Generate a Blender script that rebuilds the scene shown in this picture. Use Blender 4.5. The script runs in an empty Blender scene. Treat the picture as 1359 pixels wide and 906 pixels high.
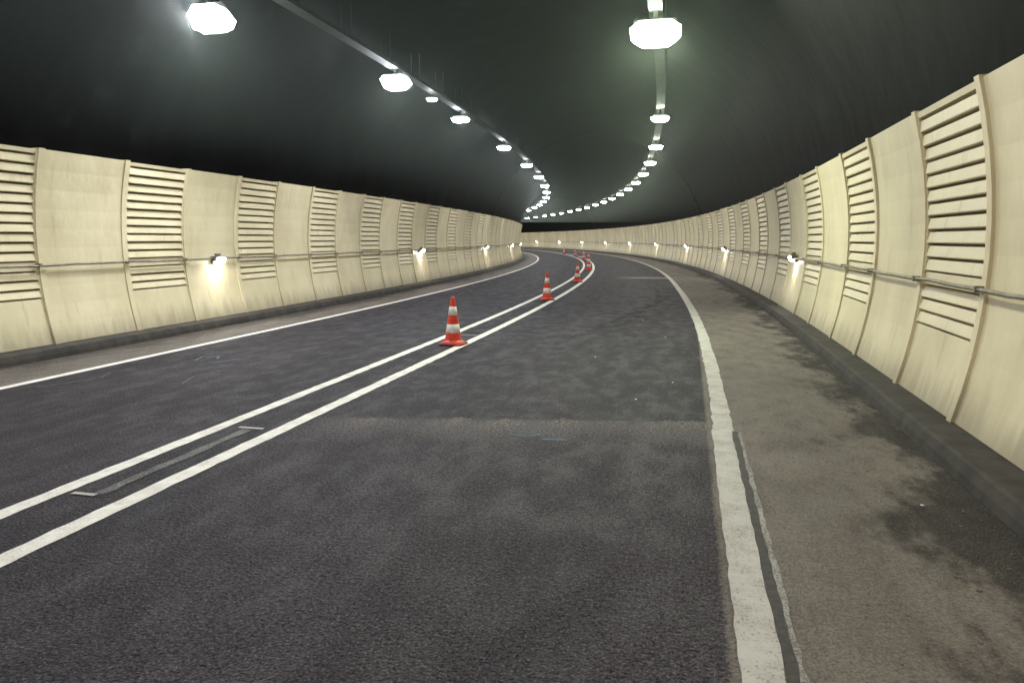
import bpy, math, random
from mathutils import Vector, Matrix
random.seed(7)
sc=bpy.context.scene
PHI0=0.24; S0=8.0; R=250.0
P0=(-0.77,11.28)
CX=P0[0]-R*math.cos(PHI0); CY=P0[1]+R*math.sin(PHI0)
SMIN,SMAX=-22.0,180.0
def phi(s): return PHI0 if s<=S0 else PHI0-(s-S0)/R
def P(s,o,z):
    p=phi(s); c,sn=math.cos(p),math.sin(p)
    if s<=S0:
        x=P0[0]+(s-S0)*sn; y=P0[1]+(s-S0)*c
    else:
        x=CX+R*c; y=CY-R*sn
    return (x+o*c,y-o*sn,z)
def frange(a,b,st):
    n=max(1,int(math.ceil((b-a)/st-1e-6)))
    return [a+(b-a)*i/n for i in range(n+1)]

# ---------------------------------------------------------------- materials
def newmat(name):
    m=bpy.data.materials.new(name); m.use_nodes=True
    nt=m.node_tree; b=nt.nodes['Principled BSDF']
    return m,nt,b
def N(nt,t,**k):
    n=nt.nodes.new(t)
    for a,v in k.items(): setattr(n,a,v)
    return n
def noise(nt,vec,scale,detail=3,rough=.55):
    n=N(nt,'ShaderNodeTexNoise'); n.inputs['Scale'].default_value=scale
    n.inputs['Detail'].default_value=detail; n.inputs['Roughness'].default_value=rough
    if vec is not None: nt.links.new(vec,n.inputs['Vector'])
    return n.outputs['Fac']
def mapr(nt,v,a,b,c=0.,d=1.,smooth=True):
    n=N(nt,'ShaderNodeMapRange'); n.interpolation_type='SMOOTHSTEP' if smooth else 'LINEAR'
    nt.links.new(v,n.inputs[0])
    for i,x in enumerate((a,b,c,d)): n.inputs[i+1].default_value=x
    return n.outputs[0]
def math_(nt,op,a,b=None,c=None):
    n=N(nt,'ShaderNodeMath',operation=op)
    for i,v in enumerate((a,b,c)):
        if v is None: continue
        if isinstance(v,(int,float)): n.inputs[i].default_value=v
        else: nt.links.new(v,n.inputs[i])
    return n.outputs[0]
def mix(nt,f,a,b,bt='MIX'):
    n=N(nt,'ShaderNodeMix',data_type='RGBA',blend_type=bt)
    for i,v in ((0,f),(6,a),(7,b)):
        if isinstance(v,(int,float)): n.inputs[i].default_value=v
        elif isinstance(v,tuple): n.inputs[i].default_value=(*v,1)
        else: nt.links.new(v,n.inputs[i])
    return n.outputs[2]
def bump(nt,b,h,dist,strength=1.):
    n=N(nt,'ShaderNodeBump'); n.inputs['Distance'].default_value=dist; n.inputs['Strength'].default_value=strength
    nt.links.new(h,n.inputs['Height']); nt.links.new(n.outputs[0],b.inputs['Normal'])
def uvsep(nt):
    t=N(nt,'ShaderNodeUVMap'); t.uv_map='UVMap'
    s=N(nt,'ShaderNodeSeparateXYZ'); nt.links.new(t.outputs[0],s.inputs[0])
    return t.outputs[0],s.outputs[0],s.outputs[1]
def scaled(nt,vec,sx,sy,sz=1):
    m=N(nt,'ShaderNodeMapping'); m.inputs['Scale'].default_value=(sx,sy,sz); nt.links.new(vec,m.inputs['Vector']); return m.outputs[0]

def mat_road():
    m,nt,b=newmat('asphalt_road')
    uv,o,s=uvsep(nt)
    fine=noise(nt,uv,34,2,.8); grit=noise(nt,scaled(nt,uv,1,.8),80,1,.6)
    big=noise(nt,scaled(nt,uv,1.2,.35),.9,3,.6)
    mid=noise(nt,scaled(nt,uv,1,.5),4,3,.7)
    base=mix(nt,mapr(nt,big,.35,.65),(.0130,.0108,.0155),(.0235,.0195,.0255))
    base=mix(nt,mapr(nt,mid,.5,.75,0,.4),base,(.034,.029,.036))
    seam=math_(nt,'ADD',math_(nt,'MULTIPLY',o,.19),3.1)
    d=math_(nt,'SUBTRACT',s,math_(nt,'ADD',seam,math_(nt,'MULTIPLY',math_(nt,'SUBTRACT',mid,.5),.35)))
    old=mapr(nt,d,-.12,.05,1,0)
    right=mapr(nt,math_(nt,'ADD',o,math_(nt,'MULTIPLY',big,.8)),.3,1.1)
    oldm=math_(nt,'MULTIPLY',old,right)
    base=mix(nt,math_(nt,'MULTIPLY',oldm,.45),base,(.042,.035,.041))
    band=math_(nt,'MULTIPLY',math_(nt,'MULTIPLY',mapr(nt,d,-.9,-.05),mapr(nt,d,-.02,.10,1,0)),right)
    base=mix(nt,math_(nt,'MULTIPLY',band,mapr(nt,mid,.35,.65,.2,1.)),base,(.100,.088,.084))
    w=math_(nt,'ABSOLUTE',math_(nt,'SUBTRACT',math_(nt,'ABSOLUTE',math_(nt,'SUBTRACT',math_(nt,'ABSOLUTE',math_(nt,'ADD',o,.27)),2.15)),.9))
    t=math_(nt,'MULTIPLY',mapr(nt,w,.1,.42,1,0),mapr(nt,big,.3,.7,.1,.5))
    base=mix(nt,t,base,(.012,.010,.014))
    for ph,am in ((0.,1.0),(.35,.75)):
        cur=math_(nt,'ADD',math_(nt,'MULTIPLY',math_(nt,'SINE',math_(nt,'ADD',math_(nt,'MULTIPLY',s,.19),-2.3+ph)),am),2.1)
        ww_=math_(nt,'ABSOLUTE',math_(nt,'SUBTRACT',o,cur))
        lim=math_(nt,'MULTIPLY',mapr(nt,s,7,11),mapr(nt,s,21,26,1,0))
        base=mix(nt,math_(nt,'MULTIPLY',math_(nt,'MULTIPLY',mapr(nt,ww_,.05,.16,1,0),lim),mapr(nt,mid,.3,.6,.3,.85)),base,(.005,.004,.006))
    d2=math_(nt,'ABSOLUTE',math_(nt,'SUBTRACT',s,28.5))
    f2=math_(nt,'MULTIPLY',mapr(nt,d2,.3,.9,.6,0),mapr(nt,o,1.,2.4))
    base=mix(nt,f2,base,(.24,.21,.18))
    sh=math_(nt,'MAXIMUM',mapr(nt,o,3.62,3.66),mapr(nt,o,-4.06,-4.0,1,0))
    ns=noise(nt,scaled(nt,uv,1,.5),1.9,4,.7)
    scol=mix(nt,mapr(nt,ns,.3,.7),(.142,.122,.106),(.108,.093,.081))
    scol=mix(nt,mapr(nt,mid,.5,.7,0,.35),scol,(.078,.066,.057))
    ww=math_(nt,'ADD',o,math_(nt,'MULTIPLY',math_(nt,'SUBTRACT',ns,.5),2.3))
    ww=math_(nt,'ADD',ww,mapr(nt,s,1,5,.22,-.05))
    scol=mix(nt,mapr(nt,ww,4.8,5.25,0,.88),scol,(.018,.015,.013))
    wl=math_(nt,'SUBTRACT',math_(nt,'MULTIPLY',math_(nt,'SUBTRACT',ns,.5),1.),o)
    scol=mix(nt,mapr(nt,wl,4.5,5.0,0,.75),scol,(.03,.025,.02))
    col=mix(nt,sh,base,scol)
    g2=math_(nt,'ADD',math_(nt,'MULTIPLY',fine,.55),math_(nt,'MULTIPLY',grit,.45))
    k=mapr(nt,g2,.37,.63,.0,2.3,False)
    sc_=N(nt,'ShaderNodeVectorMath',operation='SCALE'); nt.links.new(col,sc_.inputs[0])
    kk=math_(nt,'ADD',math_(nt,'MULTIPLY',math_(nt,'SUBTRACT',k,1.),mapr(nt,sh,0,1,1,.32)),1.)
    nt.links.new(kk,sc_.inputs['Scale'])
    col=mix(nt,mapr(nt,grit,.63,.71,0,.55),sc_.outputs[0],(.16,.143,.15))
    nt.links.new(col,b.inputs['Base Color'])
    nt.links.new(mapr(nt,mid,.3,.7,.62,.85),b.inputs['Roughness'])
    b.inputs['Specular IOR Level'].default_value=.22
    bump(nt,b,g2,.03,.95)
    return m
def mat_paint(name,wear=.5,bright=.62,under=(.05,.045,.05)):
    m,nt,b=newmat(name)
    uv,o,s=uvsep(nt)
    fine=noise(nt,uv,60,3,.8); mid=noise(nt,uv,5,3,.7)
    col=mix(nt,mapr(nt,mid,.35,.65),(bright*.84,bright*.79,bright*.72),(bright,bright*.96,bright*.90))
    thr=math_(nt,'ADD',math_(nt,'MULTIPLY',fine,.75),math_(nt,'MULTIPLY',mid,.25))
    f=mapr(nt,thr,wear*.5+.14,wear*.5+.24,1,0)
    col=mix(nt,f,col,under)
    nt.links.new(col,b.inputs['Base Color']); b.inputs['Roughness'].default_value=.7
    bump(nt,b,fine,.008,.9)
    return m
def mat_wall(name,c1,c2,dirt):
    m,nt,b=newmat(name)
    uv,a,z=uvsep(nt)
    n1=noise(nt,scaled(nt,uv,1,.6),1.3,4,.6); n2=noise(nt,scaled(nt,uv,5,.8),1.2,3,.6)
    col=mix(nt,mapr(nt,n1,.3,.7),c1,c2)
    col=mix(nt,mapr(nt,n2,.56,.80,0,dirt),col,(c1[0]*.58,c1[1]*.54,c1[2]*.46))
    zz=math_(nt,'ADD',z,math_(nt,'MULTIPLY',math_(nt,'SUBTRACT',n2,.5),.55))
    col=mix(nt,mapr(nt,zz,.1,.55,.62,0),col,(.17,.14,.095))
    nt.links.new(col,b.inputs['Base Color'])
    nt.links.new(mapr(nt,n1,.3,.7,.42,.6),b.inputs['Roughness'])
    bump(nt,b,n1,.03,.5)
    return m
def mat_simple(name,c,rough=.5,metal=0.,var=.3,scale=8,c2=None,bd=0):
    m,nt,b=newmat(name)
    g=N(nt,'ShaderNodeNewGeometry').outputs['Position']
    n=noise(nt,g,scale,3,.6)
    c2=c2 or tuple(x*(1-var) for x in c)
    nt.links.new(mix(nt,mapr(nt,n,.3,.7),c2,c),b.inputs['Base Color'])
    b.inputs['Roughness'].default_value=rough; b.inputs['Metallic'].default_value=metal
    if bd: bump(nt,b,n,bd,.5)
    return m
def mat_emit(name,c,st):
    m,nt,b=newmat(name)
    b.inputs['Base Color'].default_value=(.8,.8,.8,1)
    b.inputs['Emission Color'].default_value=(*c,1); b.inputs['Emission Strength'].default_value=st
    return m
def mat_lining():
    m,nt,b=newmat('sooty_tunnel_lining')
    uv,s,o=uvsep(nt)
    n1=noise(nt,scaled(nt,uv,1,.7),.8,3,.6); n2=noise(nt,scaled(nt,uv,.9,.9),.9,4,.6)
    col=mix(nt,mapr(nt,n1,.35,.7),(.0006,.0008,.0009),(.0026,.0032,.0029))
    col=mix(nt,mapr(nt,n2,.58,.78,0,.7),col,(.010,.0125,.0105))
    fr=math_(nt,'ABSOLUTE',math_(nt,'SUBTRACT',math_(nt,'FRACT',math_(nt,'DIVIDE',s,5.)),.5))
    col=mix(nt,mapr(nt,fr,.004,.008,.8,0),col,(.0005,.0005,.0005))
    nt.links.new(col,b.inputs['Base Color'])
    b.inputs['Roughness'].default_value=.65
    b.inputs['Specular IOR Level'].default_value=.03
    bump(nt,b,n1,.06,.5)
    return m
ROAD=mat_road()
PAINT=mat_paint('road_paint',.40,.76)
PAINT_OLD=mat_paint('worn_road_paint',.46,.44,(.16,.14,.12))
PAINT_THIN=mat_paint('thin_worn_paint',.60,.30,(.10,.088,.078))
PAINT_GHOST=mat_paint('faded_road_paint',.66,.16,(.030,.026,.030))
WALL=mat_wall('cream_panel',(.59,.51,.335),(.70,.62,.425),.4)
SLAT=mat_wall('cream_slat',(.56,.48,.31),(.66,.58,.395),.5)
BACK_SHADE=mat_wall('louver_recess',(.20,.155,.09),(.27,.215,.135),.5)  # shade of the recess, with grime, put into this darker cream
LINING=mat_lining()
KERB=mat_simple('dirty_kerb_concrete',(.040,.033,.026),.85,0,.3,4,(.014,.011,.009),.006)
STEEL=mat_simple('tray_steel',(.030,.032,.030),.7,0,.4,6)
PIPE=mat_simple('grey_pipe_paint',(.24,.215,.16),.65,0,.4,9)
DPIPE=mat_simple('dull_conduit',(.08,.08,.075),.6,.2,.4,9)
HOUS=mat_simple('lamp_housing',(.05,.05,.05),.6,.1)
BLACK=mat_simple('black_cap',(.012,.012,.012),.6)
ORANGE=mat_simple('cone_orange',(.80,.070,.03),.45,0,.3,14,(.62,.045,.025))
WHITE=mat_simple('cone_white_band',(.80,.77,.74),.4,0,.15,14)
RUBBER=mat_simple('cone_base',(.42,.045,.03),.7,0,.5,10)
E_LEFT=mat_emit('lamp_lens_cold',(.95,.97,1.),350)
E_RIGHT=mat_emit('lamp_lens_white',(1.,.98,.88),350)
E_NEAR=mat_emit('lamp_lens_floodlight_green',(.92,1.,.78),380)
E_LEFTS=mat_emit('lamp_rim_cold',(.85,.95,1.),80)
E_RIGHTS=mat_emit('lamp_rim_green',(.88,1.,.78),80)
E_WALL=mat_emit('wall_lamp_lens',(1.,.96,.86),150)

# ---------------------------------------------------------------- mesh helper
class MB:
    def __init__(self): self.v=[];self.f=[];self.uv=[];self.mi=[]
    def add(self,vs,fs,uvs=None,mi=0):
        b=len(self.v); self.v+=vs; self.f+=[tuple(i+b for i in f) for f in fs]
        self.uv+= uvs if uvs else [(0,0)]*len(vs); self.mi+=[mi]*len(fs)
    def grid(self,rows,uvrows,mi=0,flip=False):
        n=len(rows[0]); vs=[p for r in rows for p in r]; us=[p for r in uvrows for p in r]; fs=[]
        for i in range(len(rows)-1):
            for j in range(n-1):
                q=(i*n+j,i*n+j+1,(i+1)*n+j+1,(i+1)*n+j)
                fs.append(q[::-1] if flip else q)
        self.add(vs,fs,us,mi)
    def obj(self,name,mats,parent=None,smooth=False,loc=None,bev=0):
        me=bpy.data.meshes.new(name); me.from_pydata(self.v,[],self.f)
        for m in mats: me.materials.append(m)
        for p,i in zip(me.polygons,self.mi): p.material_index=i; p.use_smooth=smooth
        ul=me.uv_layers.new(name='UVMap')
        for l in me.loops: ul.data[l.index].uv=self.uv[l.vertex_index]
        me.validate(); me.update()
        o=bpy.data.objects.new(name,me); sc.collection.objects.link(o)
        if parent: o.parent=parent
        if bev:
            md=o.modifiers.new('bevel','BEVEL'); md.width=bev; md.segments=2; md.limit_method='ANGLE'
        return o
def empty(name,loc=(0,0,0)):
    e=bpy.data.objects.new(name,None); sc.collection.objects.link(e); e.location=loc; e.empty_display_size=.2; return e
def sweep(mb,prof,a,b,st=1.,mi=0,closed=False,flip=False):
    pr=prof+[prof[0]] if closed else prof
    rows=[];us=[]
    L=[0]
    for i in range(1,len(pr)): L.append(L[-1]+math.dist(pr[i],pr[i-1]))
    for s in frange(a,b,st):
        rows.append([P(s,o,z) for o,z in pr]); us.append([(s,l) for l in L])
    mb.grid(rows,us,mi,flip)

# ---------------------------------------------------------------- ground + road
g=MB(); g.add([(-900,-900,-.05),(900,-900,-.05),(900,900,-.05),(-900,900,-.05)],[(0,1,2,3)])
g.obj('ground',[KERB])
mb=MB(); offs=[-5.6,-4.5,-3,-1.5,0,1.5,3,4.5,5.8]
ss=frange(SMIN,SMAX,1.)
mb.grid([[P(s,o,0) for o in offs] for s in ss],[[(o,s) for o in offs] for s in ss],flip=True)
mb.obj('road',[ROAD])

def strip(name,fo,w,a,b,mat,z=.004,st=.5,jit=.004):
    m=MB(); rows=[];us=[]
    for s in frange(a,b,st):
        o=fo(s) if callable(fo) else fo
        l=o-w/2+random.uniform(-jit,jit); r=o+w/2+random.uniform(-jit,jit)
        rows.append([P(s,l,z),P(s,o,z),P(s,r,z)]); us.append([(l,s),(o,s),(r,s)])
    m.grid(rows,us,flip=True); return m.obj(name,[mat])
def sm(x,a,b):
    t=min(1,max(0,(x-a)/(b-a))); return t*t*(3-2*t)
def rline(s): return 3.78-.26*sm(s,4,24)
strip('centre_line_marking',0.02,.14,SMIN,SMAX,PAINT,st=.1,jit=.006)
strip('centre_line_marking',-.56,.13,SMIN,SMAX,PAINT,st=.1,jit=.006)
strip('edge_line_marking',-3.98,.13,SMIN,SMAX,PAINT,st=.25)
strip('edge_line_marking',rline,.17,3.55,SMAX,PAINT_OLD,st=.12,jit=.012)
strip('edge_line_marking',lambda s:rline(s)-.02,.165,SMIN,3.6,PAINT_OLD,z=.008,st=.12,jit=.007)
TAR=mat_simple('dark_joint_sealant',(.045,.039,.036),.8,0,.5,20)
strip('joint_sealant',lambda s:rline(s)+.09,.05,SMIN,3.55,TAR,z=.003,st=.1,jit=.007)
strip('old_edge_line_marking',lambda s:rline(s)+.128,.028,SMIN,3.5,PAINT_THIN,z=.0055,st=.1,jit=.009)
strip('old_lane_marking',-.27,.09,.95,2.6,PAINT_GHOST,z=.004,st=.1,jit=.01)
m=MB()
for s0,a,b in ((.9,-.44,-.26),(2.62,-.38,-.14),(9.,-.5,-.08)):
    m.grid([[P(s0,a,.008),P(s0,b,.008)],[P(s0+.04,a,.008),P(s0+.04,b,.008)]],[[(a,s0),(b,s0)],[(a,s0+.04),(b,s0+.04)]],flip=True)
m.obj('survey_marking',[PAINT_OLD])
def spray(name,col,pts_list,w=.022):
    mt=mat_paint(name+'_paint',.52,1,(.03,.027,.033))
    for n_ in mt.node_tree.nodes:
        if n_.type=='MIX' and not n_.inputs[6].is_linked and not n_.inputs[7].is_linked:
            n_.inputs[6].default_value=(*[c*.7 for c in col],1); n_.inputs[7].default_value=(*col,1)
    m=MB()
    for pts in pts_list:
        for (s1,o1),(s2,o2) in zip(pts,pts[1:]):
            L=math.hypot(s2-s1,o2-o1); ds,do=-(o2-o1)/L*w/2,(s2-s1)/L*w/2
            q=[(s1+ds,o1+do),(s2+ds,o2+do),(s2-ds,o2-do),(s1-ds,o1-do)]
            m.add([P(a,b,.006) for a,b in q],[(0,1,2,3)],[(b,a) for a,b in q])
    m.obj(name,[mt])
spray('blue_spray_marking',(.06,.16,.28),[[(3.0,2.0),(2.95,2.15),(3.05,2.25)],[(2.9,2.3),(2.93,2.5)],[(5.6,-3.1),(5.9,-3.2),(6.0,-3.0),(5.8,-2.9)],[(5.5,-2.7),(5.9,-2.6)]])
spray('white_chalk_marking',(.2,.19,.19),[[(3.6,-3.6),(4.3,-3.4),(4.6,-3.55)],[(6.6,-2.2),(7.2,-2.1)],[(4.2,-2.2),(4.6,-2.35)]],.012)
m=MB()
for s0,o0 in ((4.6,2.95),(5.6,3.3),(7.2,2.2),(2.,4.9),(12,2.6),(9.5,3.1)):
    r=random.uniform(.012,.02)
    m.add([P(s0+r*math.cos(t)*random.uniform(.6,1.2),o0+r*math.sin(t)*random.uniform(.6,1.2),.007) for t in [k*math.pi/3 for k in range(6)]],[(0,1,2,3,4,5)])
m.obj('paper_litter',[WHITE])
for side,k,wb in ((1,5.30,5.72),(-1,5.14,5.58)):
    m=MB()
    pr=[(k-.02,-.03),(k,.06),(k+.03,.125),(k+.06,.14),(wb+.15,.15)]
    pr=[(side*o,z) for o,z in pr]
    rows=[];us=[]
    for s in frange(SMIN,SMAX,.5):
        j=random.uniform(-.004,.004)
        rows.append([P(s,o+j*(i<3),z) for i,(o,z) in enumerate(pr)]); us.append([(s,z) for o,z in pr])
    m.grid(rows,us,0,side<0); m.obj('kerb',[KERB])

# ---------------------------------------------------------------- lining
def arc_prof(rad,zc,z0,n,sidef=1):
    a0=math.asin((z0-zc)/rad)
    return [(rad*math.cos(a0+(math.pi-2*a0)*i/n)+.07,zc+rad*math.sin(a0+(math.pi-2*a0)*i/n)) for i in range(n+1)]
m=MB(); sweep(m,arc_prof(5.95,1.45,-.04,48),SMIN,SMAX,1.5)
m.obj('tunnel_lining',[LINING],smooth=True)

# ---------------------------------------------------------------- wall panels
ZB,ZT=.15,2.9
def prof(W,z): return W+math.sqrt(5.3**2-(z-1.5)**2)-5.3
def build_wall(side,W,start,lw,per):
    root=empty('tunnel_wall_panelling')
    sol=MB();sl=MB();bk=MB();rib=MB()
    def o(z,d=0): return side*(prof(W,z)+d)
    def block(mb,a,b,z0,z1,d0,d1,nz,mi=0,st=.8):
        zs=[z0+(z1-z0)*i/nz for i in range(nz+1)]
        xs=frange(a,b,st); fl=side<0
        mb.grid([[P(s,o(z,d0),z) for z in zs] for s in xs],[[(s,z) for z in zs] for s in xs],mi,fl)
        for z,ff in ((z0,fl),(z1,not fl)):
            mb.grid([[P(s,o(z,d0),z),P(s,o(z,d1),z)] for s in xs],[[(s,z),(s,z+.05)] for s in xs],mi,not ff)
        for s,ff in ((a,fl),(b,not fl)):
            mb.grid([[P(s,o(z,d0),z),P(s,o(z,d1),z)] for z in zs],[[(s,z),(s+.05,z)] for z in zs],mi,ff)
    k0=int(math.floor((SMIN-start)/per))+1
    s=start+k0*per
    rw=.05
    while s+per<SMAX:
        a,b,c=s,s+lw,s+per
        jit=lambda:random.uniform(-.008,.008)
        block(sol,b+rw,c-rw,ZB,ZT+jit(),jit(),.12,10)
        block(sol,a+rw,b-rw,ZB,.80,jit(),.12,4)
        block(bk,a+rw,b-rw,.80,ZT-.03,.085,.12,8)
        block(sol,a+rw,b-rw,ZT-.065,ZT-.01,-.005,.12,1)
        block(sol,a+rw,b-rw,1.205,1.325,.012,.12,1)
        fa,fb=a+rw+.03,b-rw-.03
        block(sol,a+rw,fa,.80,1.205,-.006,.12,3); block(sol,fb,b-rw,.80,1.205,-.006,.12,3)
        block(sol,a+rw,fa,1.325,ZT-.065,-.006,.12,6); block(sol,fb,b-rw,1.325,ZT-.065,-.006,.12,6)
        for (za,zb,n) in ((.82,1.20,3),(1.34,2.83,11)):
            pt=(zb-za)/n
            for i in range(n):
                z0=za+i*pt; z1=z0+pt*.80
                t=random.uniform(-.005,.005)
                xs=frange(fa,fb,.8); fl=side<0
                pr=[(z0,.08),(z0,-.006+t),(z0+.010,-.012+t),(z1,.008+t),(z1+.008,.08)]
                sl.grid([[P(q,o(z,d),z) for z,d in pr] for q in xs],[[(q+i*.37,z+d) for z,d in pr] for q in xs],0,fl)
        for q in (a,b):
            block(rib,q-rw,q+rw,ZB-.003,ZT+.012,-.024,.12,10)
        s+=per
    sol.obj('solid_panels',[WALL],root)
    sl.obj('louver_slats',[SLAT],root); bk.obj('louver_recess',[BACK_SHADE],root)
    rib.obj('ribs',[WALL],root,bev=.012)
    cp=MB(); sweep(cp,[(side*(prof(W,ZT)+.10),ZT-.04),(side*(prof(W,ZT)+.3),ZT-.04)],SMIN,SMAX,1,0,False,side<0)
    cp.obj('top_flashing',[BLACK],root)
    return root
WL,WR=5.62,5.78
build_wall(1,WR,3.75,1.65,3.6)
build_wall(-1,WL,7.27,1.5,3.1)

def tube(mb,s0,s1,of,zf,r,st=.6,n=8,mi=0):
    rows=[];us=[]
    for s in frange(s0,s1,st):
        oc=of(s) if callable(of) else of; zc=zf(s) if callable(zf) else zf
        rows.append([P(s,oc+r*math.cos(2*math.pi*i/n),zc+r*math.sin(2*math.pi*i/n)) for i in range(n+1)])
        us.append([(s,i) for i in range(n+1)])
    mb.grid(rows,us,mi)
for side,W,zp,per,start in ((1,WR,1.25,3.6,3.75),(-1,WL,1.28,3.1,7.27)):
    root=empty('cable_conduit')
    m=MB(); ph=random.random()*6
    tube(m,SMIN,SMAX,side*(W-.07),lambda s:zp+.006*math.sin(s*2.1+ph)+.004*math.sin(s*5.3),.018)
    m.obj('pipe',[PIPE],root,smooth=True)
    m=MB()
    s=start-per*8
    while s<SMAX-4:
        for q in (s,s+per*.46):
            if q>SMIN:
                hh=.026
                a,b=q-.02,q+.02
                o0,o1=side*(W-.094),side*(W-.02); z0,z1=zp-hh,zp+hh
                vs=[P(a,o0,z0),P(b,o0,z0),P(b,o1,z0),P(a,o1,z0),P(a,o0,z1),P(b,o0,z1),P(b,o1,z1),P(a,o1,z1)]
                m.add(vs,[(0,1,2,3),(4,5,6,7),(0,1,5,4),(1,2,6,5),(2,3,7,6),(3,0,4,7)])
        s+=per
    m.obj('clamps',[PIPE],root)

# ---------------------------------------------------------------- wall lamps
def box(mb,c,sx,sy,sz,mi=0,M=None):
    vs=[]
    for z in (-1,1):
        for x,y in ((-1,-1),(1,-1),(1,1),(-1,1)):
            v=Vector((c[0]+x*sx/2,c[1]+y*sy/2,c[2]+z*sz/2))
            vs.append(tuple(M@v) if M else tuple(v))
    mb.add(vs,[(3,2,1,0),(4,5,6,7),(0,1,5,4),(1,2,6,5),(2,3,7,6),(3,0,4,7)],None,mi)
lb=MB()
box(lb,(0,.03,.01),.30,.06,.14); box(lb,(0,.085,.065),.28,.10,.04); box(lb,(0,.06,.10),.10,.08,.06)
for x in (-.15,.15): box(lb,(x,.08,.03),.02,.11,.10)
lens=MB(); rows=[]
for i in range(6):
    a=math.pi*i/5
    rows.append([(x,.088-.062*k*math.cos(a),.04-.10*k*math.sin(a)) for x,k in ((-.137,.6),(-.115,1),(.115,1),(.137,.6))])
lens.grid(rows,[[(0,0)]*4]*6)
def mesh_of(mb,name,mats,smooth=False):
    o=mb.obj(name,mats,None,smooth); me=o.data; bpy.data.objects.remove(o); return me
WLH=mat_simple('wall_lamp_housing_paint',(.16,.15,.13),.5,.1)
lbm=mesh_of(lb,'wall_lamp_body',[WLH]); llm=mesh_of(lens,'wall_lamp_lens',[E_WALL],True)
def place(root,me,name,mod=0):
    o=bpy.data.objects.new(name,me); sc.collection.objects.link(o); o.parent=root
    if mod:
        b=o.modifiers.new('bevel','BEVEL'); b.width=mod; b.segments=2
    return o
for side,W,s0,dl in ((1,WR,13.6,14.4),(-1,WL,9.62,12.4)):
    s=s0-dl*1
    while s<SMAX-30:
        e=empty('wall_lamp',P(s,side*(W-.03),1.24))
        e.rotation_euler=(0,0,-phi(s)+(math.pi/2 if side>0 else -math.pi/2))
        place(e,lbm,'body',.006); place(e,llm,'lens')
        s+=dl

# ---------------------------------------------------------------- ceiling lamps
LZ=5.3
hb=MB(); box(hb,(0,0,.055),.46,.28,.06); box(hb,(0,0,.10),.34,.14,.04)
for i in range(6): box(hb,(-.20+i*.08,0,.10),.012,.26,.035)
br=MB(); box(br,(0,0,.19),.05,.05,.16)
def lensmesh(name,a,b):
    ln=MB()
    def oc(hx,hy,c,z): return [(-hx+c,-hy,z),(hx-c,-hy,z),(hx,-hy+c,z),(hx,hy-c,z),(hx-c,hy,z),(-hx+c,hy,z),(-hx,hy-c,z),(-hx,-hy+c,z)]
    vs=oc(.27,.19,.10,.024)+oc(.225,.15,.09,-.05)
    ln.add(vs,[tuple(range(15,7,-1))],None,0)
    ln.add(vs,[(i,(i+1)%8,8+(i+1)%8,8+i) for i in range(8)],None,1)
    return mesh_of(ln,name,[a,b])
hm=mesh_of(hb,'lamp_housing',[HOUS]); bm_=mesh_of(br,'lamp_bracket',[STEEL])
lnL=lensmesh('lamp_lens_l',E_LEFT,E_LEFTS); lnR=lensmesh('lamp_lens_r',E_RIGHT,E_RIGHTS); lnN=lensmesh('lamp_lens_n',E_NEAR,E_RIGHTS)
def ceiling_lamp(s,o,z,lm,tilt,k=1):
    e=empty('tunnel_ceiling_lamp',P(s,o,z)); e.rotation_euler=(0,0,-phi(s)); e.scale=(k,k,k)
    for me,n,md in ((hm,'housing',0),(lm,'lens',0)):
        q=place(e,me,n,md); q.rotation_euler=(-tilt,0,0)
    place(e,bm_,'bracket')
lefts=[-16,-9,-2,3.0,19.2]+[26.3+7.1*i for i in range(21)]
rights=[-17,-10.5,-4,3,20.2]+[27.1+6.1*i for i in range(24)]
for s in lefts: ceiling_lamp(s,-3.3,LZ,lnL,.1)
for s in rights: ceiling_lamp(s,2.75,LZ,lnR,.1)
ceiling_lamp(13.6,-3.3,LZ-.03,lnL,.42,1.3)
ceiling_lamp(10.6,2.75,LZ-.1,lnN,.45,1.6)
ceiling_lamp(8.,-4.3,LZ-.1,lnL,.45,1.5); ceiling_lamp(16.3,-3.3,LZ+.08,lnL,.08,.5)
for o in (-3.3,2.75):
    root=empty('cable_tray'); m=MB()
    z=LZ+.27
    sweep(m,[(o-.12,z+.07),(o-.12,z),(o+.12,z),(o+.12,z+.07)],SMIN,SMAX,1)
    sweep(m,[(o-.117,z+.07),(o-.117,z+.004),(o+.117,z+.004),(o+.117,z+.07)],SMIN,SMAX,1,flip=True)
    m.obj('tray',[STEEL],root)
    m=MB()
    for j in range(3): tube(m,SMIN,SMAX,o-.07+j*.07,z+.03,.018,1,6)
    m.obj('cables',[HOUS],root,smooth=True)
    m=MB(); s=SMIN+1
    while s<SMAX-1:
        zt=1.45+math.sqrt(5.95**2-(abs(o-.07)+.15)**2)
        for dx in (-.11,.11):
            q=P(s,o+dx,(z+zt)/2); box(m,q,.014,.014,zt-z)
        s+=2.
    m.obj('hangers',[STEEL],root)
for sr in (38.,92.):
    m=MB(); pr=arc_prof(5.92,1.45,2.6,40)
    rows=[]
    for (o,z) in pr:
        ang=math.atan2(z-1.45,o-.07); rows.append([P(sr+.02*math.cos(t),o+.02*math.sin(t)*math.cos(ang),z+.02*math.sin(t)*math.sin(ang)) for t in [2*math.pi*k/6 for k in range(7)]])
    m.grid(rows,[[(0,0)]*7]*len(rows)); m.obj('ceiling_conduit',[DPIPE],smooth=True)

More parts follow.
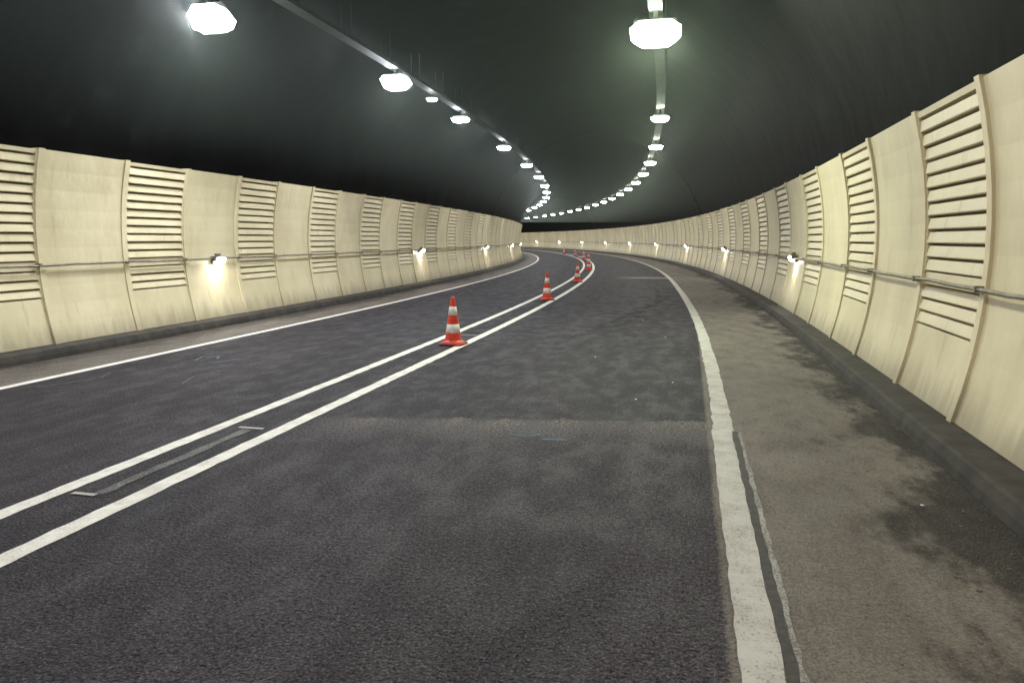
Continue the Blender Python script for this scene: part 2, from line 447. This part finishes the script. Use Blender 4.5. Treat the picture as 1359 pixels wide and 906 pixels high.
# ---------------------------------------------------------------- traffic cones
def revolve(mb,pr,n=32,mi=0):
    rows=[[(r*math.cos(2*math.pi*k/n),r*math.sin(2*math.pi*k/n),z) for k in range(n+1)] for r,z in pr]
    mb.grid(rows,[[(0,0)]*(n+1)]*len(pr),mi)
def rz(z): return .134-(.134-.030)*(z-.045)/(.75-.045)
body=MB(); bands=[(.045,.075,0),(.075,.19,0),(.19,.325,1),(.325,.465,0),(.465,.60,1),(.60,.735,0)]
revolve(body,[(.165,.042),(.155,.056),(rz(.07)+.004,.075)],mi=0)
for a,b,mi in bands[1:]:
    d=.0025 if mi else 0
    revolve(body,[(rz(a),a),(rz(a)+d,a+.001),(rz(b)+d,b-.001),(rz(b),b)],mi=mi)
revolve(body,[(rz(.735),.735),(.026,.748),(.018,.752),(.016,.72)],mi=0)
base=MB()
def ring(h,z,c):
    return [(h-c,-h,z),(h,-h+c,z),(h,h-c,z),(h-c,h,z),(-h+c,h,z),(-h,h-c,z),(-h,-h+c,z),(-h+c,-h,z)]
r=[ring(.19,.0,.05),ring(.195,.006,.05),ring(.195,.024,.05),ring(.18,.034,.05),ring(.162,.044,.06)]
base.grid([q+[q[0]] for q in r],[[(0,0)]*9]*5); base.add(r[-1],[tuple(range(8))])
bmm=mesh_of(body,'cone_body',[ORANGE,WHITE],True); bsm=mesh_of(base,'cone_base',[RUBBER])
for s,o in ((7.9,-.14),(16.5,-.15),(25.0,-.16),(35.5,-.2),(46,-.25),(56,-.27),(67,-.27),(79,-.27)):
    x,y,z=P(s,o,.005); e=empty('traffic_cone',(x,y,z)); e.rotation_euler=(0,0,random.uniform(-.5,.5)-phi(s))
    place(e,bmm,'body'); place(e,bsm,'base')

m=MB()
for i in range(700):
    s=random.uniform(-2,40)
    o=random.choice([random.gauss(5.18,.15),random.gauss(4.8,.4),random.gauss(-4.95,.15)])
    if o>5.24 or o<-5.1 or (-4<o<3.7): continue
    r=random.uniform(.003,.010); p=P(s,o,r*.4); a=random.random()*6
    M=Matrix.Translation(p)@Matrix.Rotation(a,4,'Z')
    box(m,(0,0,0),r*2,r*1.4,r,0,M)
m.obj('gravel_debris',[mat_simple('debris',(.14,.125,.095),.9,0,.7,20)])

# ---------------------------------------------------------------- haze added to give the lamps halos: fills the vault above the panels (top and sides lie behind the lining)
hz=MB()
prh=[(-5.9,3.1),(-5.9,7.7),(5.9,7.7),(5.9,3.1),(-5.9,3.1)]
rows=[[P(s,o,z) for o,z in prh] for s in frange(SMIN+1,60,3)]
hz.grid(rows,[[(0,0)]*5]*len(rows))
hz.add(rows[0][:-1],[(0,1,2,3)]); hz.add(rows[-1][:-1],[(3,2,1,0)])
hm_=bpy.data.materials.new('added_halo_haze'); hm_.use_nodes=True; nt=hm_.node_tree
nt.nodes.remove(nt.nodes['Principled BSDF']); vs_=nt.nodes.new('ShaderNodeVolumeScatter')
vs_.inputs['Density'].default_value=.0026; vs_.inputs['Anisotropy'].default_value=.5
vs_.inputs['Color'].default_value=(.84,1,.88,1)
nt.links.new(vs_.outputs[0],nt.nodes['Material Output'].inputs['Volume'])
hz.obj('added_halo_haze',[hm_])

# ---------------------------------------------------------------- world
w=bpy.data.worlds.new('World'); sc.world=w; w.use_nodes=True
nt=w.node_tree; bg=nt.nodes['Background']; sky=nt.nodes.new('ShaderNodeTexSky'); sky.sky_type='NISHITA'
sky.sun_disc=False; sky.sun_elevation=math.radians(1); sky.sun_rotation=math.radians(200)
nt.links.new(sky.outputs[0],bg.inputs[0]); bg.inputs[1].default_value=.01

# ---------------------------------------------------------------- camera
cam=bpy.data.cameras.new('camera'); co=bpy.data.objects.new('camera',cam); sc.collection.objects.link(co)
co.location=(0,0,1.65); cam.sensor_width=36; cam.lens=36*950/1359
co.rotation_euler=(math.radians(90-8.12),0,0); cam.clip_end=2000; cam.clip_start=.05
sc.camera=co
sc.view_settings.view_transform='Standard'; sc.view_settings.look='None'; sc.view_settings.exposure=0
